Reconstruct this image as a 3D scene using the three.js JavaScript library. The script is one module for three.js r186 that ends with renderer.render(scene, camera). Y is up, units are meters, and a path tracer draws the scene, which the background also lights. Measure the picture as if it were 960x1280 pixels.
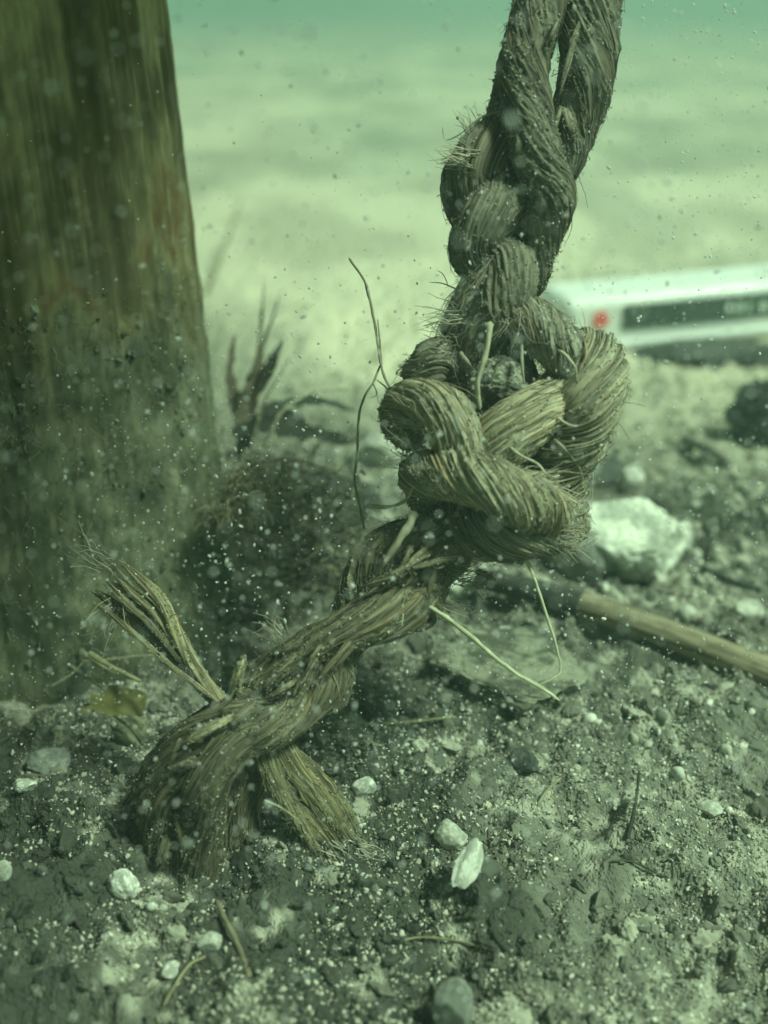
import * as THREE from 'three';
import { mergeGeometries, mergeVertices } from 'three/addons/utils/BufferGeometryUtils.js';
import { RoundedBoxGeometry } from 'three/addons/geometries/RoundedBoxGeometry.js';

// ------------------------------------------------------------------ camera, sky, sun, exposure
const scene = new THREE.Scene();
const EYE = new THREE.Vector3(0, 0.24, 0), PITCH = 25 * Math.PI / 180, FPX = 1372;   // focal length in pixels of a 960 x 1280 frame
const camera = new THREE.PerspectiveCamera(2 * Math.atan(640 / FPX) * 180 / Math.PI, 0.75, 0.01, 200);
camera.position.copy(EYE);
camera.lookAt(0, EYE.y - Math.sin(PITCH), -Math.cos(PITCH));
camera.focus = 0.345;
camera.userData.fStop = 6.2;

const renderer = new THREE.WebGLRenderer({ antialias: true });
renderer.setSize(960, 1280);
renderer.toneMapping = THREE.LinearToneMapping;
renderer.toneMappingExposure = 1.4;
renderer.shadowMap.enabled = true;

{ // light under water: bright overhead, dim and green towards the sides
  const W = 128, H = 64, data = new Float32Array(W * H * 4);
  for (let j = 0; j < H; j++) {
    const up = Math.sin(((j + 0.5) / H - 0.5) * Math.PI), k = 0.16 + 0.84 * THREE.MathUtils.smoothstep(up, 0.3, 0.8);
    for (let i = 0; i < W; i++) data.set([0.55 * k, 0.90 * k, 0.71 * k, 1], (j * W + i) * 4);
  }
  const sky = new THREE.DataTexture(data, W, H, THREE.RGBAFormat, THREE.FloatType);
  sky.mapping = THREE.EquirectangularReflectionMapping;
  sky.magFilter = THREE.LinearFilter;
  sky.needsUpdate = true;
  scene.background = sky; scene.environment = sky;
  scene.backgroundIntensity = 0.34; scene.environmentIntensity = 0.34;
}
const sun = new THREE.DirectionalLight(new THREE.Color(0.74, 1.0, 0.72), 5);
sun.position.set(1.6, 2.6, 0.4);
sun.target.position.set(0, 0, -0.4);
sun.castShadow = true;
sun.shadow.radius = 22;
Object.assign(sun.shadow.camera, { left: -1, right: 1, top: 1, bottom: -1, near: 0.1, far: 8 });
sun.shadow.mapSize.set(2048, 2048);
scene.add(sun, sun.target);
scene.fog = new THREE.FogExp2(new THREE.Color(0.62, 0.95, 0.78), 0.18);

// ------------------------------------------------------------------ helpers
const { lerp, clamp, smoothstep } = THREE.MathUtils, V = (x, y, z) => new THREE.Vector3(x, y, z);
function rng(seed) { let s = seed >>> 0; return () => { s = (s + 0x6d2b79f5) | 0; let t = Math.imul(s ^ (s >>> 15), 1 | s); t = (t + Math.imul(t ^ (t >>> 7), 61 | t)) ^ t; return ((t ^ (t >>> 14)) >>> 0) / 4294967296; }; }
function hash(x, y, z) { let h = Math.imul(x, 374761393) + Math.imul(y, 668265263) + Math.imul(z, 2147483647 ^ 0x5bd1e995); h = Math.imul(h ^ (h >>> 13), 1274126177); return ((h ^ (h >>> 16)) >>> 0) / 4294967296; }
function noise(x, y, z = 0) {            // value noise, -1..1
  const ix = Math.floor(x), iy = Math.floor(y), iz = Math.floor(z); let fx = x - ix, fy = y - iy, fz = z - iz;
  fx = fx * fx * (3 - 2 * fx); fy = fy * fy * (3 - 2 * fy); fz = fz * fz * (3 - 2 * fz);
  const a = (k) => lerp(lerp(hash(ix, iy, iz + k), hash(ix + 1, iy, iz + k), fx), lerp(hash(ix, iy + 1, iz + k), hash(ix + 1, iy + 1, iz + k), fx), fy);
  return 2 * lerp(a(0), a(1), fz) - 1;
}
function fbm(x, y, z = 0, n = 4) { let s = 0, a = 0.5; for (let i = 0; i < n; i++) { s += a * noise(x, y, z); x = x * 2.03 + 7.1; y = y * 2.03 + 3.7; z = z * 2.03 + 1.3; a *= 0.5; } return s; }
const FWD = V(0, -Math.sin(PITCH), -Math.cos(PITCH)), UPV = V(0, Math.cos(PITCH), -Math.sin(PITCH));
function at(px, py, d) { return EYE.clone().addScaledVector(FWD, d).add(V((px - 480) / FPX * d, 0, 0)).addScaledVector(UPV, (640 - py) / FPX * d); }
const used = {};
function numbered(n) { const k = used[n] = (used[n] ?? -1) + 1; return k ? n + '_' + String(k).padStart(3, '0') : n; }
function put(o, parent = scene) { o.castShadow = o.receiveShadow = true; parent.add(o); return o; }
function part(name, geometry, mat, parent, kind) { const m = new THREE.Mesh(geometry, mat); m.name = name; if (kind) m.userData.kind = kind; return put(m, parent); }
function tag(o, name, label, category, group) { o.name = numbered(name); o.userData.label = label; o.userData.category = category; if (group) o.userData.group = group; return o; }
function single(name, label, category, geometry, mat, pos, group) { const m = new THREE.Mesh(geometry, mat); tag(m, name, label, category, group); if (pos) m.position.copy(pos); return put(m); }
function base(name, label, category, pos = V(0, 0, 0), group) { const g = new THREE.Group(); tag(g, name, label, category, group); g.position.copy(pos); scene.add(g); return g; }
function geo(pos, col, idx, uv) {
  const g = new THREE.BufferGeometry();
  g.setAttribute('position', new THREE.Float32BufferAttribute(pos, 3));
  if (col) g.setAttribute('color', new THREE.Float32BufferAttribute(col, 3));
  if (uv) g.setAttribute('uv', new THREE.Float32BufferAttribute(uv, 2));
  g.setIndex(idx); g.computeVertexNormals(); return g;
}
const mix3 = (a, b, t) => [lerp(a[0], b[0], t), lerp(a[1], b[1], t), lerp(a[2], b[2], t)];
const mul3 = (a, k) => [a[0] * k, a[1] * k, a[2] * k];

// fine grain textures
function grainTexture(size, f, seed, color) {
  const data = new Uint8Array(size * size * 4), r = rng(seed), cells = [];
  const wrap = (fx, n, k) => { // tiling value noise
    const q = (i, j) => hash(((i % n) + n) % n, ((j % n) + n) % n, k);
    return (x, y) => { const X = x * n, Y = y * n, i = Math.floor(X), j = Math.floor(Y); let u = X - i, v = Y - j; u = u * u * (3 - 2 * u); v = v * v * (3 - 2 * v); return lerp(lerp(q(i, j), q(i + 1, j), u), lerp(q(i, j + 1), q(i + 1, j + 1), u), v); };
  };
  const ls = f.map((n, k) => wrap(0, n, seed + k));
  for (let y = 0; y < size; y++) for (let x = 0; x < size; x++) {
    let s = 0, w = 0; ls.forEach((l, k) => { const a = color[k]; s += a * l(x / size, y / size); w += a; });
    const v = clamp(s / w, 0, 1) * 255, o = (y * size + x) * 4; data[o] = data[o + 1] = data[o + 2] = v; data[o + 3] = 255;
  }
  const t = new THREE.DataTexture(data, size, size); t.wrapS = t.wrapT = THREE.RepeatWrapping; t.magFilter = THREE.LinearFilter; t.needsUpdate = true; return t;
}
const grit = grainTexture(1024, [24, 70, 180, 420], 11, [0.8, 0.9, 1, 0.8]);
const MAT = {
  bed: new THREE.MeshStandardMaterial({ vertexColors: true, roughness: 0.95, bumpMap: grit, bumpScale: 0.003 }),
  strand: new THREE.MeshStandardMaterial({ vertexColors: true, roughness: 0.85 }),
  fibre: new THREE.MeshStandardMaterial({ vertexColors: true, roughness: 0.75 }),
  wood: new THREE.MeshStandardMaterial({ vertexColors: true, roughness: 0.9 }),
  stone: new THREE.MeshStandardMaterial({ vertexColors: true, roughness: 0.9 }),
  tinted: new THREE.MeshStandardMaterial({ color: 0xffffff, roughness: 0.85 }),
  speck: new THREE.MeshPhysicalMaterial({ color: 0xffffff, roughness: 1, transmission: 0.55, thickness: 0 }),
  leaf: new THREE.MeshPhysicalMaterial({ vertexColors: true, roughness: 0.95, transmission: 0.35, thickness: 0, side: THREE.DoubleSide }),
};

// ------------------------------------------------------------------ seabed
function bedHeight(x, z) {
  const far = smoothstep(-z, 0.75, 2.2);
  let h = 0.012 * fbm(x * 8 + 3, z * 8, 0.3, 3) * (1 - 0.6 * far) + 0.018 * far * fbm(x * 1.4 + 9, z * 1.4 + 2, 0.1, 3);
  if (z > -1.6 && Math.abs(x) < 1) {
    const n = 1 - smoothstep(-z, 0.7, 1.6);
    const cl = fbm(x * 34 + 5, z * 34, 2.2, 3);
    h += n * (0.009 * cl - 0.0035 * smoothstep(fbm(x * 45, z * 45, 17, 3), 0.08, 0.40) + 0.0028 * (1 - 2 * Math.abs(noise(x * 85, z * 85, 4.4))) + 0.0020 * noise(x * 190, z * 190, 8.8) + 0.0012 * (0.5 - Math.abs(noise(x * 400, z * 400, 5.1))) + 0.0004 * noise(x * 800, z * 800, 5.1));
  }
  return h;
}
function groundAt(px, py) {     // where the line of sight through a pixel meets the seabed
  const dir = at(px, py, 1).sub(EYE); let t = -EYE.y / dir.y, p;
  for (let i = 0; i < 12; i++) { p = EYE.clone().addScaledVector(dir, t); t = (bedHeight(p.x, p.z) - EYE.y) / dir.y; }
  return EYE.clone().addScaledVector(dir, t);
}
const BED_DARK = [0.052, 0.056, 0.041], BED_MID = [0.165, 0.165, 0.128], BED_PALE = [0.31, 0.305, 0.24], SAND = [0.62, 0.585, 0.43], WEED = [0.15, 0.205, 0.165];
function bedColor(x, z) {
  const n1 = fbm(x * 14, z * 14, 6, 4), n2 = fbm(x * 60, z * 60, 3, 3), n3 = noise(x * 260, z * 260, 1);
  let c = mix3(BED_DARK, BED_MID, smoothstep(n1 + 0.5 * n2, -0.38, 0.25));
  c = mix3(c, BED_PALE, smoothstep(n2 + 0.5 * n3 + 0.3 * n1, 0.14, 0.46)); c = mul3(c, 1 + 0.3 * n3);
  const edge = -z + 0.16 * fbm(x * 5, z * 5, 12, 4) + 0.45 * x;      // the mud gives way to sand in ragged patches
  const t = smoothstep(edge, 0.52, 0.70);
  if (t > 0) {
    let s = mix3(SAND, mul3(SAND, 0.72), smoothstep(fbm(x * 9, z * 5, 2, 4), -0.2, 0.35));
    s = mix3(s, [0.22, 0.235, 0.18], 0.4 * smoothstep(fbm(x * 7, z * 3.2, 33, 4) + 0.1 * n2, 0.08, 0.34));
    s = mix3(s, WEED, 0.3 * smoothstep(fbm(x * 2.2 + 3, z * 1.3, 22, 5), 0.0, 0.34));      // low weed growing in drifts
    c = mix3(c, s, t);
  }
  return c;
}
{
  const axis = (lo, hi, a, b, step, grow) => { const r = []; for (let v = a; v <= b; v += step) r.push(v); let s = step, v = r[r.length - 1]; while (v < hi) { s *= grow; v += s; r.push(v); } s = step; v = a; while (v > lo) { s *= grow; v -= s; r.unshift(v); } return r; };
  const xs = axis(-45, 45, -0.24, 0.26, 0.0011, 1.03), zs = axis(-60, 12, -0.62, -0.15, 0.0011, 1.03);
  const pos = [], col = [], uv = [], idx = [], nx = xs.length;
  zs.forEach((z, j) => xs.forEach((x, i) => {
    pos.push(x, bedHeight(x, z), z); col.push(...bedColor(x, z)); uv.push(x / 0.2, z / 0.2);
    if (i && j) { const a = (j - 1) * nx + i - 1, b = a + 1, c = j * nx + i - 1, d = c + 1; idx.push(a, c, b, b, c, d); }
  }));
  const bed = part('seabed', geo(pos, col, idx, uv), MAT.bed, scene, 'structure');
  bed.userData.label = 'muddy grey seabed with pale grains turning to bright sand farther off';
}

// stones: a noise-worn, facet-cut ball
function stoneGeometry(seed, size, detail, cuts, rough, colors) {
  let g = new THREE.IcosahedronGeometry(1, detail); g.deleteAttribute('uv'); g.deleteAttribute('normal'); g = mergeVertices(g, 1e-5);
  const p = g.attributes.position, r = rng(seed), planes = [], col = [], v = V(0, 0, 0);
  for (let i = 0; i < cuts; i++) planes.push([V(r() * 2 - 1, r() * 2 - 1, r() * 2 - 1).normalize(), 0.55 + 0.35 * r()]);
  for (let i = 0; i < p.count; i++) {
    v.fromBufferAttribute(p, i);
    for (const [n, d] of planes) { const e = v.dot(n) - d; if (e > 0) v.addScaledVector(n, -e * 0.92); }
    const n = 1 + rough * (fbm(v.x * 2 + seed, v.y * 2, v.z * 2, 3) + 0.4 * fbm(v.x * 8, v.y * 8 + seed, v.z * 8, 3) + (detail > 4 ? 0.22 * fbm(v.x * 26, v.y * 26, v.z * 26 + seed, 2) : 0));
    v.multiplyScalar(n);
    const m = smoothstep(fbm(v.x * 3, v.y * 3 + seed * 3, v.z * 3, 4) + 0.3 * noise(v.x * 14, v.y * 14, v.z * 14), -0.2, 0.3);
    const c = mix3(colors[0], colors[1], m), s = 1 + 0.14 * noise(v.x * 22, v.y * 22, v.z * 22 + seed); col.push(c[0] * s, c[1] * s, c[2] * s);
    p.setXYZ(i, v.x * size[0], v.y * size[1], v.z * size[2]);
  }
  g.setAttribute('color', new THREE.Float32BufferAttribute(col, 3)); g.computeVertexNormals(); return g;
}

// loose stuff on the bed
function scatter(name, label, geometry, n, seed, place, colors, mat = MAT.tinted) {
  const m = new THREE.InstancedMesh(geometry, mat, n), r = rng(seed), o = new THREE.Object3D(), c = new THREE.Color();
  for (let i = 0; i < n; i++) {
    place(o, r, i); o.rotation.set(r() * 6.3, r() * 6.3, r() * 6.3); o.updateMatrix(); m.setMatrixAt(i, o.matrix);
    const k = colors(r, o.position); c.setRGB(...k); m.setColorAt(i, c);
  }
  m.name = numbered(name); m.userData.kind = 'stuff'; m.userData.label = label; return put(m);
}
function bedSpot(o, r) { // nearer the lens the bed is strewn as densely, so spread evenly over the near bed
  const z = -(0.14 + 0.62 * Math.pow(r(), 1.1)), x = (r() * 2 - 1) * (0.08 - z * 0.40); o.position.set(x, bedHeight(x, z), z); return [x, z];
}
const plainStone = (seed, detail, rough) => { const g = stoneGeometry(seed, [1, 1, 1], detail, 5, rough, [[1, 1, 1], [1, 1, 1]]); g.deleteAttribute('color'); return g; };
const GRAIN = (r, p) => { const u = r(); if (u < 0.45) return mul3(bedColor(p.x, p.z), 0.55 + 1.1 * r()); const k = 0.75 + 0.5 * r(); return u < 0.64 ? mul3([0.52, 0.52, 0.43], k) : u < 0.86 ? mul3([0.36, 0.345, 0.265], k) : u < 0.93 ? mul3([0.22, 0.21, 0.155], k) : mul3([0.04, 0.042, 0.032], k); };
for (const [v, n] of [[1, 70000], [2, 70000]]) scatter('sand_grains', 'pale and dark sand grains strewn over the mud', plainStone(40 + v, 2, 0.8), n, 900 + v, (o, r) => {
  let x, z, t = 0; do { [x, z] = bedSpot(o, r); } while (fbm(x * 30, z * 30, 21, 3) < -0.12 + 0.3 * (r() - 0.5) && t++ < 6);
  const s = 0.0002 + 0.0005 * Math.pow(r(), 2.2); o.scale.set(s * (0.6 + 1.0 * r()), s * (0.5 + 0.5 * r()), s * (0.6 + 1.0 * r())); o.position.y += s * 0.15;
}, GRAIN);
for (const [v, n] of [[1, 3600], [2, 3600]]) scatter('silt_clods', 'small crumbs and clods of grey silt lying on the mud', plainStone(60 + v, 7, 0.6), n, 1200 + v, (o, r) => {
  bedSpot(o, r); const s = 0.0006 + 0.0026 * Math.pow(r(), 2.5); o.scale.set(s * (0.8 + 0.9 * r()), s * 0.6, s * (0.8 + 0.9 * r())); o.position.y -= s * 0.15;
}, (r, p) => mul3(bedColor(p.x, p.z), 0.65 + 0.6 * r()));

// ------------------------------------------------------------------ tubes, strands and fibres
function curveOf(pts) { return new THREE.CatmullRomCurve3(pts, false, 'centripetal'); }
function framesOf(curve, n) {      // points, tangents and a side vector carried along without twisting
  const P = curve.getSpacedPoints(n), T = [], N = [];
  for (let i = 0; i <= n; i++) T.push(P[Math.min(i + 1, n)].clone().sub(P[Math.max(i - 1, 0)]).normalize());
  let s = V(0.21, 0.4, 0.9).cross(T[0]).normalize();
  for (let i = 0; i <= n; i++) { s = s.clone().addScaledVector(T[i], -s.dot(T[i])).normalize(); N.push(s); }
  return { P, T, N, L: curve.getLength() };
}
const SILT_GRAIN = plainStone(83, 1, 0.9);
const PALETTE = [[0.215, 0.2, 0.15], [0.32, 0.295, 0.22], [0.09, 0.084, 0.06], [0.25, 0.252, 0.205], [0.46, 0.415, 0.295], [0.42, 0.27, 0.11]];
class Threads {                    // thin three-sided fibres collected into one geometry
  constructor() { this.p = []; this.c = []; this.i = []; }
  add(pts, r0, r1, color) {
    const n = pts.length - 1, b0 = this.p.length / 3, t = V(0, 0, 0), u = V(0, 0, 0), w = V(0, 0, 0);
    for (let k = 0; k <= n; k++) {
      t.subVectors(pts[Math.min(k + 1, n)], pts[Math.max(k - 1, 0)]).normalize();
      u.set(0.3, 0.5, 0.8).cross(t).normalize(); w.crossVectors(t, u);
      const r = lerp(r0, r1, k / n);
      for (let q = 0; q < 3; q++) { const a = q * 2.0944; this.p.push(pts[k].x + r * (u.x * Math.cos(a) + w.x * Math.sin(a)), pts[k].y + r * (u.y * Math.cos(a) + w.y * Math.sin(a)), pts[k].z + r * (u.z * Math.cos(a) + w.z * Math.sin(a))); this.c.push(...color); }
      if (k) for (let q = 0; q < 3; q++) { const a = b0 + (k - 1) * 3 + q, b = b0 + (k - 1) * 3 + (q + 1) % 3; this.i.push(a, b, a + 3, b, b + 3, a + 3); }
    }
  }
  build(name, parent, kind) { return part(name, geo(this.p, this.c, this.i), MAT.fibre, parent, kind); }
}
// One strand of rope: a lumpy, fibrous core with fibres wound round it. pts: world points, radii: metres at those points, lay: angle of the fibres to the strand in degrees.
function strand(root, seed, pts, radii, { lay = 35, fibres = 330, stray = 0.12, tint = [1, 1, 1], silt = 0.3, taper = 0.06, name = 'strand', flat = 1, relief = 1 } = {}) {
  const r = rng(seed), curve = curveOf(pts), L0 = curve.getLength(), R0 = radii.reduce((a, b) => a + b, 0) / radii.length;
  const n = Math.max(12, Math.round(L0 / 0.0006)), m = Math.max(20, Math.round(R0 * 6.283 / 0.00036)), F = framesOf(curve, n), k = Math.tan(lay * Math.PI / 180) / R0;
  F.P.forEach((p, i) => { const q = i / n * L0 * 70, e = R0 * 0.16; p.add(V(noise(q, seed, 1) * e, noise(q, seed, 4) * e, noise(q, seed, 7) * e)); });
  silt = Math.min(1, silt + 0.2);
  const mask = (th, s) => smoothstep(fbm(Math.cos(th) * 1.7 + seed * 3, Math.sin(th) * 1.7, s * 75, 4), 0.16 - silt * 0.42, 0.36 - silt * 0.42);   // where silt has matted the fibres
  const rad = (s) => { const x = clamp(s / L0, 0, 1) * (radii.length - 1), i = Math.min(radii.length - 2, Math.floor(x)); let q = lerp(radii[i], radii[i + 1], x - i); const e = Math.min(s, L0 - s) / L0; return q * (e < taper ? Math.sqrt(Math.max(0.02, 1 - (1 - e / taper) ** 2)) : 1); };
  const wave = (th, s) => {        // relief as a share of the radius; th runs with the lay
    const yarn = Math.abs(Math.sin(th * 4 + 2.2 * noise(s * 50, seed, Math.cos(th))));
    const w = mask(th, s), b = w > 0 ? w * (0.05 * noise(Math.cos(th) * 9, Math.sin(th) * 9, s * 420 + seed) + 0.05 * noise(Math.cos(th) * 20, Math.sin(th) * 20, s * 900 + seed) + 0.03) : 0;
    return 1 + b + 0.17 * fbm(Math.cos(th) * 1.2 + seed, Math.sin(th) * 1.2, s * 55, 2) + 0.045 * (yarn - 0.6) + relief * 0.09 * noise(Math.cos(th) * 7 + seed, Math.sin(th) * 7, s * 55) + relief * 0.085 * noise(Math.cos(th) * 17, Math.sin(th) * 17 + seed, s * 110) + 0.03 * noise(Math.cos(th) * 34, Math.sin(th) * 34 + seed, s * 300);
  };
  const center = (s) => { const x = clamp(s / L0, 0, 1) * n, i = Math.min(n - 1, Math.floor(x)), f = x - i; return [F.P[i].clone().lerp(F.P[i + 1], f), F.T[i].clone().lerp(F.T[i + 1], f).normalize(), F.N[i].clone().lerp(F.N[i + 1], f).normalize()]; };
  const surface = (th, s, lift) => { const [P, T, N] = center(s), B = T.clone().cross(N), a = th + k * s, q = rad(s) * wave(th, s) + lift; return P.addScaledVector(N, q * Math.cos(a)).addScaledVector(B, q * Math.sin(a) * flat); };
  const pos = [], col = [], idx = [];
  for (let j = 0; j <= n; j++) {
    const s = j / n * L0, P = F.P[j], N = F.N[j], B = F.T[j].clone().cross(N), q0 = rad(s);
    for (let i = 0; i < m; i++) {
      const th = i / m * 6.28318, a = th + k * s, cx = Math.cos(th), cy = Math.sin(th), q = q0 * wave(th, s), ca = Math.cos(a) * q, sa = Math.sin(a) * q * flat;
      pos.push(P.x + N.x * ca + B.x * sa, P.y + N.y * ca + B.y * sa, P.z + N.z * ca + B.z * sa);
      const g1 = noise(cx * 15 + seed, cy * 15, s * 60), g2 = noise(cx * 30, cy * 30 + seed, s * 110), w = mask(th, s);
      let c = mix3([0.045, 0.04, 0.026], PALETTE[1], smoothstep(0.6 * g1 + 0.6 * g2, -0.5, 0.7));
      if (g1 > 0.6) c = mix3(c, PALETTE[5], 0.3);
      c = mix3(c, mix3([0.12, 0.12, 0.09], [0.30, 0.295, 0.225], smoothstep(g2 + noise(pos[pos.length - 3] * 900, pos[pos.length - 2] * 900, pos[pos.length - 1] * 900), -0.8, 0.8)), 0.85 * w);
      const d = 1 + 0.2 * g2; col.push(c[0] * d * tint[0], c[1] * d * tint[1], c[2] * d * tint[2]);
      if (j) { const b = (j - 1) * m, i2 = (i + 1) % m; idx.push(b + i, b + i2, b + m + i, b + i2, b + m + i2, b + m + i); }
    }
  }
  const core = part(name, geo(pos, col, idx), MAT.strand, root);
  if (fibres) {
    const t = new Threads();
    for (let f = 0; f < fibres * 1.3; f++) {
      const len = R0 * (0.9 + 2.6 * r()), s0 = r() * L0 - len * 0.3, th = r() * 6.283, out = r() < stray * (r() < 0.3 ? 2 : 0.8), bow = 0.0001 + 0.0005 * r() * r(), up = out ? R0 * (0.1 + 0.9 * r() * r() * r()) : 0, w = (r() - 0.5) * 0.5, K = out ? 7 : 6, pts2 = [];
      for (let q = 0; q <= K; q++) {
        const u = q / K, s = s0 + len * u; if (s < L0 * 0.01 || s > L0 * 0.995) { if (pts2.length) break; continue; }
        const e = out ? Math.pow(Math.max(0, u - 0.35) / 0.65, 2) : 0;
        const pt = surface(th + w * u * (out ? 2 : 1.1) + 0.22 * noise(f * 3.1, u * 2.5, seed), s, bow * (0.3 + Math.sin(u * 3.14)) - 0.00012 + up * e);
        if (out) pt.add(V(noise(f, u * 3, 1), noise(f, u * 3, 2), noise(f, u * 3, 3)).multiplyScalar(up * e * 0.4));
        pts2.push(pt);
      }
      if (pts2.length < 3 || (!out && r() < 0.8 * mask(th, s0 + len * 0.5))) continue;
      const pick = r(), c0 = PALETTE[pick < 0.3 ? 0 : pick < 0.55 ? 1 : pick < 0.68 ? 2 : pick < 0.83 ? 3 : pick < 0.975 ? 4 : 5], d = 0.55 + 0.75 * r();
      t.add(pts2, 0.0001 + 0.00024 * r() * r() + (r() < 0.025 ? 0.00025 : 0), 0.00006, [c0[0] * d * tint[0], c0[1] * d * tint[1], c0[2] * d * tint[2]]);
    }
    for (let f = 0; f < fibres * 1.1; f++) {      // fluff of silt and short broken ends where the fibres are matted
      const th = r() * 6.283, s = L0 * (0.03 + 0.94 * r()); if (mask(th, s) < 0.4) continue;
      const p = surface(th, s, 0), h = surface(th, s, 0.0012 + 0.0016 * r() * r()), l = 0.0006 + 0.0018 * r() * r(), pts2 = [p];
      for (let q = 1; q <= 4; q++) pts2.push(p.clone().lerp(h, q / 4 * (q < 3 ? 1 : 0.8)).add(V(noise(f * 1.7, q * 0.9, 1), noise(f * 1.7, q * 0.9, 2), noise(f * 1.7, q * 0.9, 3)).multiplyScalar(l)));
      const d = 0.6 + 0.8 * r(); t.add(pts2, 0.00008 + 0.00012 * r(), 0.00005, [0.27 * d * tint[0], 0.265 * d * tint[1], 0.21 * d * tint[2]]);
    }
    t.build('fibres', core, 'stuff');
  }
  const N0 = Math.round(L0 * R0 * 6.28 * 900000 * (0.3 + silt)), grains = new THREE.InstancedMesh(SILT_GRAIN, MAT.tinted, N0), o = new THREE.Object3D(), gc = new THREE.Color();   // silt lying in the fibres
  for (let i = 0; i < N0; i++) {
    let p, tries = 0, m0; do { const th = r() * 6.283, s = L0 * (0.02 + 0.96 * r()); p = surface(th, s, 0.00008); m0 = mask(th, s); } while (tries++ < 5 && m0 < 0.5);
    const q = 0.00008 + 0.0003 * Math.pow(r(), 3.5); o.position.copy(p); o.rotation.set(r() * 6, r() * 6, r() * 6); o.scale.set(q * (0.6 + r()), q * 0.7, q * (0.6 + r())); o.updateMatrix(); grains.setMatrixAt(i, o.matrix);
    const u = r(); gc.setRGB(...mul3(u < 0.08 ? [0.6, 0.6, 0.5] : u < 0.85 ? [0.27, 0.265, 0.2] : [0.14, 0.138, 0.1], 0.7 + 0.6 * r())); grains.setColorAt(i, gc);
  }
  if (N0) { grains.name = 'silt'; grains.userData.kind = 'stuff'; put(grains, core); }
  return { core, surface, L0, rad };
}
const PX = (d) => d / FPX;
function rope(root, seed, list, rpx, opts = {}, depth = 0.335) { // list: [px, py, metres towards the lens, share of radius]
  const pts = list.map(([x, y, o = 0]) => at(x, y, depth - o)), radii = list.map((l) => rpx * (rpx > 25 ? 0.86 : 1) * (l[3] ?? 1) * PX(depth));
  return strand(root, seed, pts.map((p) => p.sub(root.position)), radii, opts);
}
// a thin bare fibre or twig along given points
function twigGeometry(pts, r0, r1, color, seed, knots = 0.15) {
  const curve = curveOf(pts.map((p, i) => i && i < pts.length - 1 ? p.clone().add(V(noise(i * 3.3, seed, 1), noise(i * 3.3, seed, 2), noise(i * 3.3, seed, 3)).multiplyScalar(0.0009)) : p)), n = Math.max(8, Math.round(curve.getLength() / 0.0008)), F = framesOf(curve, n), pos = [], col = [], idx = [], m = 7;
  for (let j = 0; j <= n; j++) for (let i = 0; i < m; i++) {
    const a = i / m * 6.283, u = j / n, q = lerp(r0, r1, u) * (1 + knots * noise(j * 0.35, i, seed)) * (j === 0 || j === n ? 0.3 : 1), B = F.T[j].clone().cross(F.N[j]);
    const v = F.P[j].clone().addScaledVector(F.N[j], q * Math.cos(a)).addScaledVector(B, q * Math.sin(a)); pos.push(v.x, v.y, v.z);
    const d = 1 + 0.3 * noise(j * 0.5, i * 2, seed + 3); col.push(color[0] * d, color[1] * d, color[2] * d);
    if (j) { const b = (j - 1) * m, i2 = (i + 1) % m; idx.push(b + i, b + i2, b + m + i, b + i2, b + m + i2, b + m + i); }
  }
  return geo(pos, col, idx);
}

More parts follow.
